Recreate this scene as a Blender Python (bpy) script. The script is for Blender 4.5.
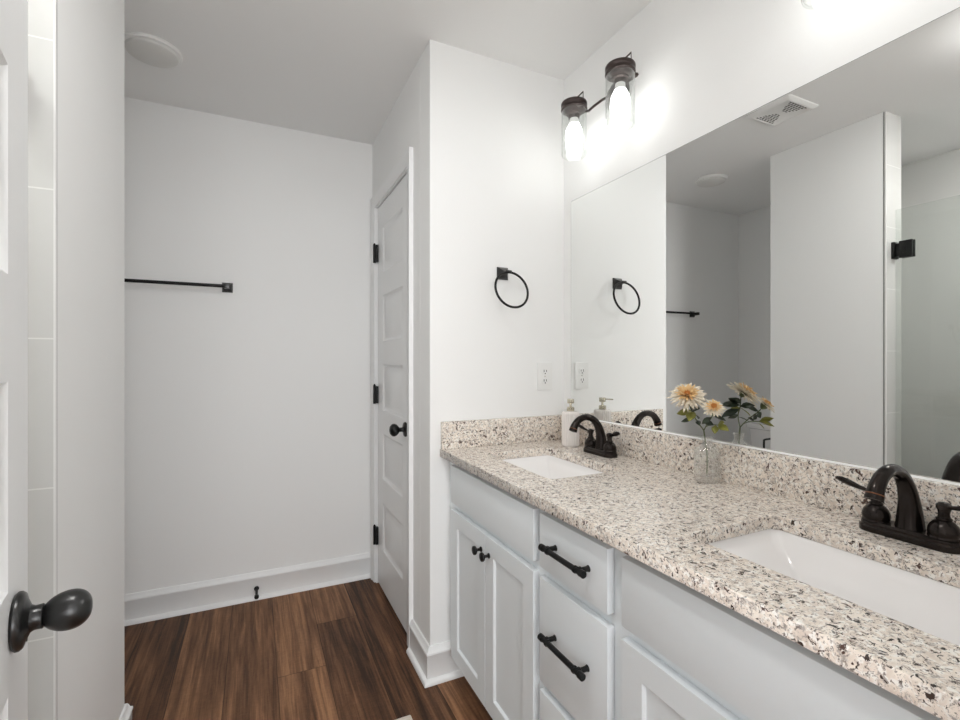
import bpy, bmesh, math, random
from mathutils import Vector, Matrix, Quaternion
for o in list(bpy.data.objects):
    bpy.data.objects.remove(o)
S = bpy.context.scene
COL = S.collection
PI = math.pi
V = Vector

# ------------------------------------------------------------------ camera
cam_d = bpy.data.cameras.new('camera')
cam = bpy.data.objects.new('camera', cam_d)
COL.objects.link(cam)
cam_d.sensor_width = 36.0
cam_d.lens = 475.0 / 960.0 * 36.0
cam_d.shift_y = -0.0003
cam_d.clip_start = 0.02
cam.location = (0, 0, 1.222)
cam.rotation_euler = (math.radians(90), 0, math.radians(-25.32))
S.camera = cam

# ------------------------------------------------------------------ world, light, exposure
S.view_settings.view_transform = 'Standard'
S.view_settings.look = 'None'
S.view_settings.gamma = 1.0
S.view_settings.exposure = 0.07
S.view_settings.use_curve_mapping = False
S.cycles.diffuse_bounces = 8; S.cycles.max_bounces = 16; S.cycles.transparent_max_bounces = 16
w = bpy.data.worlds.new('world'); S.world = w; w.use_nodes = True
w.node_tree.nodes['Background'].inputs[0].default_value = (0.85, 0.92, 1.0, 1)
w.node_tree.nodes['Background'].inputs[1].default_value = 0.5
BULB = 9        # radiance of the vanity bulbs
BEDROOM = 84     # added fill from behind the camera, set as bedroom daylight
def area(name, loc, rot, sx, sy, power, color=(1, 1, 1)):
    d = bpy.data.lights.new(name, 'AREA'); d.shape = 'RECTANGLE'; d.size = sx; d.size_y = sy
    d.energy = power; d.color = color
    o = bpy.data.objects.new(name, d); COL.objects.link(o); o.location = loc; o.rotation_euler = rot
    return o
SHOWER = 78     # added fill light over the shower, out of view
ROOM = 92       # added ceiling fill over the middle of the bathroom, out of view
area('added_bedroom_fill', (0.1, -2.72, 1.45), (math.radians(90), 0, 0), 2.2, 1.5, BEDROOM, (0.97, 0.985, 1.0))  # added area light that brightens the bathroom through the doorway

# ------------------------------------------------------------------ dimensions (metres)
CEIL = 2.44
XM = 1.2165      # mirror wall
XC = 0.600       # closet wall
YT = 1.714       # towel ring wall
YB = 2.694       # back wall
XP = -0.372      # partition face
YP = 1.832       # partition far corner
YJ = 1.262       # shower jamb
XL = -1.268      # left wall
YF = 0.095       # front wall, inner face
CT = 0.88        # counter top

# ------------------------------------------------------------------ materials
MATS = {}
def newmat(name):
    m = bpy.data.materials.new(name); m.use_nodes = True
    nt = m.node_tree
    for n in list(nt.nodes): nt.nodes.remove(n)
    out = nt.nodes.new('ShaderNodeOutputMaterial')
    MATS[name] = m
    return m, nt, out
def N(nt, t, **kw):
    n = nt.nodes.new(t)
    for k, v in kw.items():
        if k.startswith('i_'):
            key = k[2:].replace('_', ' ')
            n.inputs[key].default_value = v
        else: setattr(n, k, v)
    return n
def pbr(name, col, rough=0.5, metal=0.0, spec=0.5, bump=0.0, bscale=200.0, var=0.0, coat=0.0):
    m, nt, out = newmat(name)
    b = nt.nodes.new('ShaderNodeBsdfPrincipled')
    b.inputs['Roughness'].default_value = rough
    b.inputs['Metallic'].default_value = metal
    b.inputs['Specular IOR Level'].default_value = spec
    b.inputs['Coat Weight'].default_value = coat
    nt.links.new(b.outputs[0], out.inputs[0])
    tc = nt.nodes.new('ShaderNodeTexCoord')
    no = N(nt, 'ShaderNodeTexNoise'); no.inputs['Scale'].default_value = bscale
    no.inputs['Detail'].default_value = 3
    nt.links.new(tc.outputs['Object'], no.inputs['Vector'])
    mx = N(nt, 'ShaderNodeMix', data_type='RGBA')
    c = (*col, 1)
    d = tuple(max(0, x * (1 - var)) for x in col) + (1,)
    mx.inputs[6].default_value = c; mx.inputs[7].default_value = d
    nt.links.new(no.outputs['Fac'], mx.inputs[0]); nt.links.new(mx.outputs[2], b.inputs['Base Color'])
    if bump:
        bp = nt.nodes.new('ShaderNodeBump'); bp.inputs['Strength'].default_value = bump
        bp.inputs['Distance'].default_value = 0.001
        nt.links.new(no.outputs['Fac'], bp.inputs['Height']); nt.links.new(bp.outputs[0], b.inputs['Normal'])
    return m
WALL = pbr('wall_paint', (0.882, 0.886, 0.882), 0.62, bump=0.25, bscale=260, var=0.01)
CEILM = pbr('ceiling_paint', (0.882, 0.886, 0.882), 0.8, bump=0.15, bscale=200, var=0.01)
TRIM = pbr('trim_paint', (0.872, 0.88, 0.882), 0.33, bump=0.1, bscale=40, var=0.01)
DOORM = pbr('door_paint', (0.852, 0.86, 0.862), 0.36, bump=0.15, bscale=60, var=0.01)
CAB = pbr('cabinet_paint', (0.80, 0.84, 0.865), 0.36, bump=0.08, bscale=90, var=0.01)
DARKGAP = pbr('dark_gap', (0.02, 0.02, 0.02), 0.8)
PORC = pbr('porcelain', (0.90, 0.885, 0.88), 0.08, coat=0.3)
BRONZE = pbr('oil_rubbed_bronze', (0.032, 0.025, 0.022), 0.22, metal=0.75, spec=0.6, bscale=30, var=0.45)
COPPER = pbr('worn_copper_edge', (0.26, 0.11, 0.055), 0.3, metal=0.9)
BLACK = pbr('black_metal', (0.012, 0.012, 0.012), 0.38, metal=0.5, spec=0.5)
PEWTER = pbr('dark_gunmetal', (0.055, 0.055, 0.055), 0.3, metal=0.85)
LAMPM = pbr('aged_bronze_lamp', (0.060, 0.045, 0.042), 0.35, metal=0.7)
CHROME = pbr('brushed_nickel', (0.62, 0.60, 0.56), 0.2, metal=1.0)
CHAMP = pbr('champagne_metal', (0.62, 0.58, 0.47), 0.22, metal=0.9)
PLAST = pbr('white_plastic', (0.84, 0.84, 0.83), 0.3)
DIFF = pbr('frosted_diffuser', (0.72, 0.72, 0.70), 0.5)
RIBW = pbr('ribbed_white_ceramic', (0.80, 0.76, 0.73), 0.25, coat=0.3)
ALMOND = pbr('almond_metal', (0.72, 0.66, 0.58), 0.4)
STEM = pbr('green_stem', (0.10, 0.12, 0.045), 0.5)
LEAFD = pbr('dark_leaf', (0.035, 0.055, 0.03), 0.5, bscale=60, var=0.5)
LEAFY = pbr('yellow_green_leaf', (0.34, 0.34, 0.06), 0.5, bscale=70, var=0.65)
PETW = pbr('cream_petal', (0.88, 0.80, 0.66), 0.6, bscale=60, var=0.12)
PETP = pbr('peach_petal', (0.90, 0.62, 0.30), 0.6, bscale=80, var=0.2)
PETO = pbr('orange_petal', (0.78, 0.36, 0.10), 0.6, bscale=90, var=0.3)

def mirror_mat():
    m, nt, out = newmat('mirror_silver')
    g = nt.nodes.new('ShaderNodeBsdfGlossy'); g.inputs['Roughness'].default_value = 0.0
    g.inputs['Color'].default_value = (0.88, 0.89, 0.88, 1)
    nt.links.new(g.outputs[0], out.inputs[0]); return m
MIRROR = mirror_mat()
def thin_glass(name, tint=(0.97, 0.98, 0.975), ior=1.45, rough=0.0, white=0.0):
    m, nt, out = newmat(name)
    t = nt.nodes.new('ShaderNodeBsdfTransparent'); t.inputs[0].default_value = (*tint, 1)
    g = nt.nodes.new('ShaderNodeBsdfGlossy'); g.inputs['Roughness'].default_value = rough
    lw = nt.nodes.new('ShaderNodeLayerWeight'); lw.inputs['Blend'].default_value = 0.5
    pw = nt.nodes.new('ShaderNodeMath'); pw.operation = 'POWER'; pw.inputs[1].default_value = 4.0
    nt.links.new(lw.outputs['Facing'], pw.inputs[0])
    f = nt.nodes.new('ShaderNodeMath'); f.operation = 'MULTIPLY_ADD'; f.inputs[1].default_value = 0.90; f.inputs[2].default_value = 0.05
    nt.links.new(pw.outputs[0], f.inputs[0])
    mx = nt.nodes.new('ShaderNodeMixShader')
    nt.links.new(f.outputs[0], mx.inputs[0]); nt.links.new(t.outputs[0], mx.inputs[1]); nt.links.new(g.outputs[0], mx.inputs[2])
    last = mx
    if white:
        d = nt.nodes.new('ShaderNodeBsdfDiffuse'); d.inputs[0].default_value = (0.85, 0.85, 0.83, 1)
        m2 = nt.nodes.new('ShaderNodeMixShader'); m2.inputs[0].default_value = white
        nt.links.new(mx.outputs[0], m2.inputs[1]); nt.links.new(d.outputs[0], m2.inputs[2]); last = m2
    nt.links.new(last.outputs[0], out.inputs[0]); return m
GLASS = thin_glass('clear_lamp_glass', white=0.02)
SHGLASS = thin_glass('shower_glass', (0.95, 0.965, 0.955), 1.5)
VASEG = thin_glass('ribbed_vase_glass', (0.985, 0.985, 0.98), 1.5, 0.03, white=0.085)
PANE = thin_glass('window_glass')
def emit(name, col, s):
    m, nt, out = newmat(name)
    e = nt.nodes.new('ShaderNodeEmission'); e.inputs[0].default_value = (*col, 1); e.inputs[1].default_value = s
    nt.links.new(e.outputs[0], out.inputs[0]); return m
BULBM = emit('lit_bulb', (1.0, 0.985, 0.965), BULB)

def granite():
    m, nt, out = newmat('speckled_granite')
    L = nt.links.new
    b = nt.nodes.new('ShaderNodeBsdfPrincipled'); b.inputs['Roughness'].default_value = 0.22
    L(b.outputs[0], out.inputs[0])
    tc = nt.nodes.new('ShaderNodeTexCoord')
    wn = N(nt, 'ShaderNodeTexNoise'); wn.inputs['Scale'].default_value = 60; wn.inputs['Detail'].default_value = 2
    L(tc.outputs['Object'], wn.inputs['Vector'])
    mixv = N(nt, 'ShaderNodeMix', data_type='VECTOR'); mixv.inputs[0].default_value = 0.012
    L(tc.outputs['Object'], mixv.inputs[4]); L(wn.outputs['Color'], mixv.inputs[5])
    vec = mixv.outputs[1]
    def noise(sc, det=3, rough=0.6, dist=0.0):
        n = N(nt, 'ShaderNodeTexNoise'); n.inputs['Scale'].default_value = sc
        n.inputs['Detail'].default_value = det; n.inputs['Roughness'].default_value = rough
        n.inputs['Distortion'].default_value = dist
        L(vec, n.inputs['Vector']); return n.outputs['Fac']
    def ramp(src, a, c, ca=0.0, cb=1.0):
        r = nt.nodes.new('ShaderNodeMapRange'); r.inputs[1].default_value = a; r.inputs[2].default_value = c
        r.inputs[3].default_value = ca; r.inputs[4].default_value = cb
        L(src, r.inputs[0]); return r.outputs[0]
    def mix(fac, A, Bc):
        n = N(nt, 'ShaderNodeMix', data_type='RGBA')
        L(fac, n.inputs[0])
        if isinstance(A, tuple): n.inputs[6].default_value = (*A, 1)
        else: L(A, n.inputs[6])
        if isinstance(Bc, tuple): n.inputs[7].default_value = (*Bc, 1)
        else: L(Bc, n.inputs[7])
        return n.outputs[2]
    def math_(op, a, c):
        n = nt.nodes.new('ShaderNodeMath'); n.operation = op; L(a, n.inputs[0])
        if isinstance(c, float): n.inputs[1].default_value = c
        else: L(c, n.inputs[1])
        return n.outputs[0]
    def vor(sc, rnd=1.0):
        n = N(nt, 'ShaderNodeTexVoronoi'); n.inputs['Scale'].default_value = sc; L(vec, n.inputs['Vector']); return n
    c = mix(ramp(noise(42, 4), 0.36, 0.62), (0.90, 0.82, 0.73), (0.70, 0.61, 0.53))     # cream to tan
    c = mix(ramp(noise(110, 3), 0.50, 0.60), c, (0.90, 0.87, 0.82))                       # pale crystals
    c = mix(ramp(noise(85, 4, 0.75), 0.55, 0.63), c, (0.40, 0.36, 0.33))                  # grey clouds
    c = mix(ramp(noise(210, 3, 0.7), 0.575, 0.62), c, (0.27, 0.235, 0.21))                  # fine grey flecks
    f = math_('MULTIPLY', ramp(noise(120, 3, 0.6, 0.6), 0.585, 0.620), ramp(noise(22, 2), 0.34, 0.48, 0.25, 1.0))
    c = mix(f, c, (0.050, 0.034, 0.028))                                                  # brown and black flecks
    f = math_('MULTIPLY', ramp(noise(60, 3, 0.65, 0.8), 0.625, 0.650), ramp(noise(200, 2), 0.36, 0.44))
    c = mix(f, c, (0.085, 0.046, 0.036))                                                  # larger garnets
    L(c, b.inputs['Base Color'])
    return m
GRANITE = granite()

def wood_floor():
    m, nt, out = newmat('walnut_plank_floor')
    L = nt.links.new
    b = nt.nodes.new('ShaderNodeBsdfPrincipled'); b.inputs['Roughness'].default_value = 0.50
    b.inputs['Specular IOR Level'].default_value = 0.22
    L(b.outputs[0], out.inputs[0])
    tc = nt.nodes.new('ShaderNodeTexCoord')
    sp = nt.nodes.new('ShaderNodeSeparateXYZ'); L(tc.outputs['Object'], sp.inputs[0])
    def M(op, a, c=None, d=None):
        n = nt.nodes.new('ShaderNodeMath'); n.operation = op
        for i, s in enumerate((a, c, d)):
            if s is None: continue
            if isinstance(s, (int, float)): n.inputs[i].default_value = s
            else: L(s, n.inputs[i])
        return n.outputs[0]
    W, LEN = 0.18, 1.22
    xs = M('ADD', sp.outputs[0], 10 * W + 0.103)
    xr = M('DIVIDE', xs, W); row = M('FLOOR', xr); fx = M('FRACT', xr)
    wn = nt.nodes.new('ShaderNodeTexWhiteNoise'); wn.noise_dimensions = '1D'; L(row, wn.inputs['W'])
    off = M('MULTIPLY', wn.outputs['Value'], LEN)
    yr = M('DIVIDE', M('ADD', M('ADD', sp.outputs[1], 10 * LEN), off), LEN)
    colr = M('FLOOR', yr); fy = M('FRACT', yr)
    idv = M('ADD', M('MULTIPLY', row, 7.31), M('MULTIPLY', colr, 3.17))
    w2 = nt.nodes.new('ShaderNodeTexWhiteNoise'); w2.noise_dimensions = '1D'; L(idv, w2.inputs['W'])
    cx = nt.nodes.new('ShaderNodeCombineXYZ')
    L(sp.outputs[0], cx.inputs[0]); L(sp.outputs[1], cx.inputs[1]); L(M('MULTIPLY', idv, 1.7), cx.inputs[2])
    def noise(scx, scy, det, dist=0.0, rough=0.6):
        mp = nt.nodes.new('ShaderNodeMapping'); mp.inputs['Scale'].default_value = (scx, scy, 1)
        L(cx.outputs[0], mp.inputs['Vector'])
        n = nt.nodes.new('ShaderNodeTexNoise'); n.inputs['Scale'].default_value = 1.0
        n.inputs['Detail'].default_value = det; n.inputs['Distortion'].default_value = dist
        n.inputs['Roughness'].default_value = rough
        L(mp.outputs[0], n.inputs['Vector']); return n.outputs['Fac']
    broad = noise(17, 1.1, 2, 0.6)
    fine = noise(120, 5, 4, 0.3, 0.7)
    vein = noise(45, 1.6, 3, 1.2)
    cross = noise(60, 130, 2, 0.5)
    t = M('ADD', M('MULTIPLY', w2.outputs['Value'], 0.26), M('MULTIPLY', broad, 0.74))
    t = M('ADD', t, M('MULTIPLY', M('SUBTRACT', fine, 0.5), 0.55))
    t = M('ADD', t, M('MULTIPLY', M('SUBTRACT', vein, 0.5), 0.62))
    t = M('ADD', t, M('MULTIPLY', M('SUBTRACT', cross, 0.5), 0.16))
    rp = nt.nodes.new('ShaderNodeValToRGB')
    e = rp.color_ramp.elements
    e[0].position = 0.22; e[0].color = (0.040, 0.020, 0.011, 1)
    e[1].position = 0.80; e[1].color = (0.400, 0.205, 0.102, 1)
    k = e.new(0.42); k.color = (0.122, 0.057, 0.029, 1)
    k = e.new(0.60); k.color = (0.225, 0.110, 0.055, 1)
    L(t, rp.inputs[0])
    dx = M('MINIMUM', fx, M('SUBTRACT', 1.0, fx)); dx = M('MULTIPLY', dx, W)
    dy = M('MINIMUM', fy, M('SUBTRACT', 1.0, fy)); dy = M('MULTIPLY', dy, LEN)
    dm = M('MINIMUM', dx, dy)
    gp = nt.nodes.new('ShaderNodeMapRange'); gp.inputs[1].default_value = 0.0008; gp.inputs[2].default_value = 0.002
    gp.inputs[3].default_value = 0.35; gp.inputs[4].default_value = 1.0
    L(dm, gp.inputs[0])
    mx = N(nt, 'ShaderNodeMix', data_type='RGBA', blend_type='MULTIPLY'); mx.inputs[0].default_value = 1
    L(rp.outputs[0], mx.inputs[6])
    cc = nt.nodes.new('ShaderNodeCombineColor')
    for i in range(3): L(gp.outputs[0], cc.inputs[i])
    L(cc.outputs[0], mx.inputs[7]); L(mx.outputs[2], b.inputs['Base Color'])
    bp = nt.nodes.new('ShaderNodeBump'); bp.inputs['Strength'].default_value = 0.25; bp.inputs['Distance'].default_value = 0.001
    L(fine, bp.inputs['Height']); L(bp.outputs[0], b.inputs['Normal'])
    return m
WOOD = wood_floor()

def tile(name, axis, grout=0.86):
    m, nt, out = newmat(name)
    L = nt.links.new
    b = nt.nodes.new('ShaderNodeBsdfPrincipled'); b.inputs['Roughness'].default_value = 0.16
    L(b.outputs[0], out.inputs[0])
    tc = nt.nodes.new('ShaderNodeTexCoord')
    sp = nt.nodes.new('ShaderNodeSeparateXYZ'); L(tc.outputs['Object'], sp.inputs[0])
    cb = nt.nodes.new('ShaderNodeCombineXYZ')
    L(sp.outputs[axis], cb.inputs[0]); L(sp.outputs[2], cb.inputs[1])
    mp = nt.nodes.new('ShaderNodeMapping'); mp.inputs['Location'].default_value = (3.05 + 0.05, 3.05 - 0.045, 0)
    L(cb.outputs[0], mp.inputs['Vector'])
    br = nt.nodes.new('ShaderNodeTexBrick'); br.offset = 0.5
    br.inputs['Scale'].default_value = 1; br.inputs['Brick Width'].default_value = 0.61
    br.inputs['Row Height'].default_value = 0.305; br.inputs['Mortar Size'].default_value = 0.0016
    br.inputs['Mortar Smooth'].default_value = 0.1
    br.inputs['Color1'].default_value = (0.70, 0.70, 0.685, 1); br.inputs['Color2'].default_value = (0.70, 0.70, 0.685, 1)
    br.inputs['Mortar'].default_value = (grout, grout, grout*0.98, 1)
    L(mp.outputs[0], br.inputs['Vector']); L(br.outputs['Color'], b.inputs['Base Color'])
    return m
TILEX = tile('large_white_tile_side', 1, 0.735)
TILEY = tile('large_white_tile_end', 0)

# ------------------------------------------------------------------ mesh helpers
class MB:
    """collects shapes in world (or local) coordinates; build() links them as ONE mesh object"""
    def __init__(s): s.bm = bmesh.new(); s.smooth = []
    def face(s, vs, sm=False, mi=0):
        try:
            f = s.bm.faces.new(vs); f.smooth = sm; f.material_index = mi; return f
        except ValueError: return None
    def box(s, a, b, bev=0.0, mi=0):
        x0, y0, z0 = [min(a[i], b[i]) for i in range(3)]; x1, y1, z1 = [max(a[i], b[i]) for i in range(3)]
        t = bmesh.new()
        vs = [t.verts.new(p) for p in ((x0,y0,z0),(x1,y0,z0),(x1,y1,z0),(x0,y1,z0),(x0,y0,z1),(x1,y0,z1),(x1,y1,z1),(x0,y1,z1))]
        for q in ((3,2,1,0),(4,5,6,7),(0,1,5,4),(1,2,6,5),(2,3,7,6),(3,0,4,7)): t.faces.new([vs[i] for i in q])
        if bev: bmesh.ops.bevel(t, geom=list(t.edges), offset=bev, segments=2, affect='EDGES', profile=0.6)
        s.merge(t, mi=mi); return s
    def merge(s, t, M=None, sm=None, mi=0):
        mp = {}
        for v in t.verts: mp[v] = s.bm.verts.new(M @ v.co if M else v.co)
        for f in t.faces:
            g = s.face([mp[v] for v in f.verts], f.smooth if sm is None else sm, mi)
        t.free()
    def loops(s, rings, sm=True, closed=True, cap0=False, cap1=False, mi=0):
        R = [[s.bm.verts.new(p) for p in r] for r in rings]
        n = len(R[0])
        for a, b in zip(R, R[1:]):
            for i in range(n if closed else n - 1):
                j = (i + 1) % n
                s.face([a[i], a[j], b[j], b[i]], sm, mi)
        if cap0: s.face(list(reversed(R[0])), False, mi)
        if cap1: s.face(R[-1], False, mi)
        return s
    def lathe(s, prof, org=(0,0,0), ax=(0,0,1), n=32, cap0=True, cap1=True, mi=0, sc=(1,1), rib=0.0, ribn=0):
        """prof: list of (radius, height)"""
        q = V((0,0,1)).rotation_difference(V(ax).normalized()); o = V(org); rings = []
        for r, h in prof:
            ring = []
            for i in range(n):
                a = 2*PI*i/n; rr = max(r, 1e-5)
                if rib and r > 0.02: rr += rib * math.cos(ribn * a)
                ring.append(o + q @ V((rr*math.cos(a)*sc[0], rr*math.sin(a)*sc[1], h)))
            rings.append(ring)
        return s.loops(rings, True, True, cap0, cap1, mi)
    def tube(s, pts, rad, n=12, mi=0, closed=False, flat=1.0, up=None):
        P = [V(p) for p in pts]; m = len(P)
        if not isinstance(rad, (list, tuple)): rad = [rad]*m
        rings = []; prev = None
        for i in range(m):
            if closed: t = P[(i+1) % m] - P[i-1]
            else: t = P[min(i+1, m-1)] - P[max(i-1, 0)]
            t.normalize()
            if prev is None:
                u = V(up) if up else (V((0,0,1)) if abs(t.z) < 0.9 else V((1,0,0)))
                u = (u - t*u.dot(t)).normalized()
            else: u = (prev - t*prev.dot(t)).normalized()
            prev = u; w_ = t.cross(u)
            rings.append([P[i] + rad[i]*(math.cos(2*PI*k/n)*w_ + flat*math.sin(2*PI*k/n)*u) for k in range(n)])
        if closed: rings.append(rings[0])
        s.loops(rings, True, True, not closed, not closed, mi); return s
    def cyl(s, a, b, r, n=20, r2=None, bev=0.0, mi=0):
        a, b = V(a), V(b); L_ = (b-a).length; r2 = r if r2 is None else r2
        if bev: pr = [(r-bev, 0), (r, bev), (r2, L_-bev), (r2-bev, L_)]
        else: pr = [(r, 0), (r2, L_)]
        return s.lathe(pr, a, b-a, n, mi=mi)
    def prism(s, poly, f0, f1, mi=0):
        """poly list of 2D pts, f0/f1 map (u,v)->3D for both ends"""
        A = [s.bm.verts.new(f0(*p)) for p in poly]; B = [s.bm.verts.new(f1(*p)) for p in poly]
        n = len(poly)
        for i in range(n):
            j = (i+1) % n; s.face([A[i], A[j], B[j], B[i]], False, mi)
        s.face(list(reversed(A)), False, mi); s.face(B, False, mi); return s
    def build(s, name, mat, parent=None, local=False, keep=False, weld=True, bevel=0.0):
        if weld: bmesh.ops.remove_doubles(s.bm, verts=s.bm.verts, dist=2e-6)
        bmesh.ops.recalc_face_normals(s.bm, faces=s.bm.faces)
        off = V((0,0,0))
        if parent is not None and not local:
            p = parent
            while p is not None: off += p.location; p = p.parent
            bmesh.ops.translate(s.bm, verts=s.bm.verts, vec=-off)
        me = bpy.data.meshes.new(name)
        s.bm.to_mesh(me); s.bm.free()
        # sharp edges for smooth shading
        mats = mat if isinstance(mat, (list, tuple)) else [mat]
        for m in mats: me.materials.append(m)
        try: me.set_sharp_from_angle(angle=math.radians(38))
        except Exception: pass
        o = bpy.data.objects.new(name, me); COL.objects.link(o)
        if parent is not None: o.parent = parent
        if bevel:
            b = o.modifiers.new('bevel', 'BEVEL'); b.width = bevel; b.segments = 3; b.limit_method = 'ANGLE'
        return o
def tag(o, label=None, cat=None, group=None, kind=None):
    if label: o['label'] = label
    if cat: o['category'] = cat
    if group: o['group'] = group
    if kind: o['kind'] = kind
    return o
def thing(name, loc, label, cat, group=None, rz=0.0):
    o = bpy.data.objects.new(name, None); COL.objects.link(o); o.empty_display_size = 0.05
    o.location = loc; o.rotation_euler = (0, 0, rz)
    return tag(o, label, cat, group)
def struct(name, mb, mat, label, cat, **k):
    o = mb.build(name, mat, **k); return tag(o, label, cat, kind='structure')
def copy_tree(o, parent=None):
    c = o.copy(); COL.objects.link(c); c.parent = parent
    for ch in list(o.children): copy_tree(ch, c)
    return c
def spline(pts, k=6):
    P = [V(p) for p in pts]; out = []
    for i in range(len(P)-1):
        p0 = P[max(i-1,0)]; p1 = P[i]; p2 = P[i+1]; p3 = P[min(i+2,len(P)-1)]
        for j in range(k):
            t = j/k
            out.append(0.5*((2*p1)+(p2-p0)*t+(2*p0-5*p1+4*p2-p3)*t*t+(3*p1-p0-3*p2+p3)*t**3))
    out.append(P[-1]); return out
def lerp_list(vals, n):
    out = []
    for i in range(n):
        t = i/(n-1)*(len(vals)-1); k = min(int(t), len(vals)-2); out.append(vals[k]+(vals[k+1]-vals[k])*(t-k))
    return out
def rrect(x0, x1, y0, y1, r, z, n=6):
    out = []
    for cx_, cy_, a0 in ((x1-r, y1-r, 0), (x0+r, y1-r, 90), (x0+r, y0+r, 180), (x1-r, y0+r, 270)):
        for i in range(n+1):
            a = math.radians(a0 + 90*i/n); out.append(V((cx_+r*math.cos(a), cy_+r*math.sin(a), z)))
    return out
def slab(mb, w_, h, t, rects, steps, F, both=False):
    """slab with panels; rects=(u0,u1,v0,v1); steps=[(inset, depth)...]; F(u,v,n)->3D, n=0 front face, n=-t back"""
    us = sorted({0.0, w_} | {round(r[0],5) for r in rects} | {round(r[1],5) for r in rects})
    vs = sorted({0.0, h} | {round(r[2],5) for r in rects} | {round(r[3],5) for r in rects})
    def isrect(u, v): return any(r[0] < u < r[1] and r[2] < v < r[3] for r in rects)
    for side in ((0,1) if both else (0,)):
        g = (lambda u, v, n: F(u, v, n)) if side == 0 else (lambda u, v, n: F(u, v, -t-n))
        for u0, u1 in zip(us, us[1:]):
            for v0, v1 in zip(vs, vs[1:]):
                if isrect((u0+u1)/2, (v0+v1)/2): continue
                mb.face([mb.bm.verts.new(g(*p, 0)) for p in ((u0,v0),(u1,v0),(u1,v1),(u0,v1))])
        for r in rects:
            rings = []
            for ins, dep in [(0,0)] + steps:
                rings.append([g(r[0]+ins, r[2]+ins, -dep), g(r[1]-ins, r[2]+ins, -dep), g(r[1]-ins, r[3]-ins, -dep), g(r[0]+ins, r[3]-ins, -dep)])
            mb.loops(rings, False, True, False, True)
    if not both:
        mb.face([mb.bm.verts.new(F(*p, -t)) for p in ((0,0),(w_,0),(w_,h),(0,h))])
    for a, b in zip(us, us[1:]):
        for v in (0, h): mb.face([mb.bm.verts.new(p) for p in (F(a,v,0),F(b,v,0),F(b,v,-t),F(a,v,-t))])
    for a, b in zip(vs, vs[1:]):
        for u in (0, w_): mb.face([mb.bm.verts.new(p) for p in (F(u,a,0),F(u,b,0),F(u,b,-t),F(u,a,-t))])
    return mb

# ================================================================== STRUCTURE
struct('floor', MB().box((-2.0,-3.0,-0.1),(2.0,YB+0.2,0)), WOOD, 'dark walnut coloured plank floor running towards the back wall', 'floor')
struct('ceiling', MB().box((-2.0,-3.0,CEIL),(2.0,YB+0.2,CEIL+0.1)), CEILM, 'smooth white painted ceiling over the whole bathroom', 'ceiling')
E_ = 0.04
struct('wall_right', MB().box((XM,-0.05,-E_),(XM+0.12,YT+0.13,CEIL+E_)), WALL, 'white wall behind the large vanity mirror and lamps', 'wall')
struct('wall_end', MB().box((XC,YT,-E_),(XM+0.0,YT+0.12,CEIL+E_)), WALL, 'white wall carrying the towel ring and outlet', 'wall', bevel=0.003)
m = MB()
DY0, DY1, DH = 1.985, 2.600, 2.055       # closet door opening
m.box((XC+0.0,YT+0.119,-E_),(XC+0.11,DY0,CEIL+E_)); m.box((XC,DY1,-E_),(XC+0.11,YB+0.02,CEIL+E_)); m.box((XC,DY0-0.001,DH),(XC+0.11,DY1+0.001,CEIL+E_))
struct('wall_closet', m, WALL, 'white wall holding the narrow panelled closet door', 'wall')
struct('wall_back', MB().box((XL-0.12,YB,-E_),(XC+0.9,YB+0.12,CEIL+E_)), WALL, 'plain pale grey lit back wall of the alcove with towel bar', 'wall')
struct('wall_left', MB().box((XL-0.12,-0.1,-E_),(XL,YB+0.05,CEIL+E_)), WALL, 'white far left wall of alcove and shower seen in mirror', 'wall')
m = MB()
poly = [(XL-0.02,1.722),(-0.502,1.722),(-0.502,YJ),(XP,YJ),(XP,YP),(XL-0.02,YP)]
m.prism(poly, lambda x,y: V((x,y,-E_)), lambda x,y: V((x,y,CEIL+E_)))
struct('wall_partition', m, WALL, 'white wall end between the shower tile and alcove', 'wall', bevel=0.003)
m = MB()
m.box((XL-0.1,YF-0.12,-E_),(-0.175,YF,CEIL+E_)); m.box((0.585,YF-0.12,-E_),(XM+0.1,YF,CEIL+E_)); m.box((-0.176,YF-0.12,2.06),(0.586,YF,CEIL+E_))
struct('wall_front', m, WALL, 'white wall with the entry doorway behind the camera', 'wall')
m = MB(); m.box((XP-0.11,YF-0.01,-E_),(XP,0.50,CEIL+E_))
struct('wall_shower', m, WALL, 'white wall return hidden behind the open entry door', 'wall')
# bedroom shell behind the doorway
m = MB()
m.box((-2.0,-3.0,-E_),(-1.0,-2.88,CEIL+E_)); m.box((1.2,-3.0,-E_),(2.0,-2.88,CEIL+E_)); m.box((-1.01,-3.0,-E_),(1.21,-2.88,0.70)); m.box((-1.01,-3.0,2.2),(1.21,-2.88,CEIL+E_))
m.box((-2.0,-3.0,-E_),(-1.88,YF-0.11,CEIL+E_)); m.box((1.88,-3.0,-E_),(2.0,YF-0.11,CEIL+E_))
m.box((-2.0,YF-0.11,-E_),(XL-0.09,YF-0.02,CEIL+E_)); m.box((XM+0.09,YF-0.11,-E_),(2.0,YF-0.02,CEIL+E_))
struct('wall_bedroom', m, WALL, 'white bedroom walls outside the bathroom doorway', 'wall')
wn = MB()  # window added out of view to go with the bedroom fill light
for a, b in (((-1.0,-2.96,0.70),(-0.95,-2.90,2.2)),((1.15,-2.96,0.70),(1.2,-2.90,2.2)),((-0.95,-2.96,0.70),(1.15,-2.90,0.75)),((-0.95,-2.96,2.15),(1.15,-2.90,2.2)),((0.08,-2.95,0.75),(0.12,-2.91,2.15))): wn.box(a, b)
wf = struct('added_window_1', wn, TRIM, 'white framed bedroom window added unseen behind the camera for fill light', 'window')
MB().box((-0.95,-2.935,0.75),(1.15,-2.93,2.15)).build('glass_pane', PANE, wf)
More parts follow.
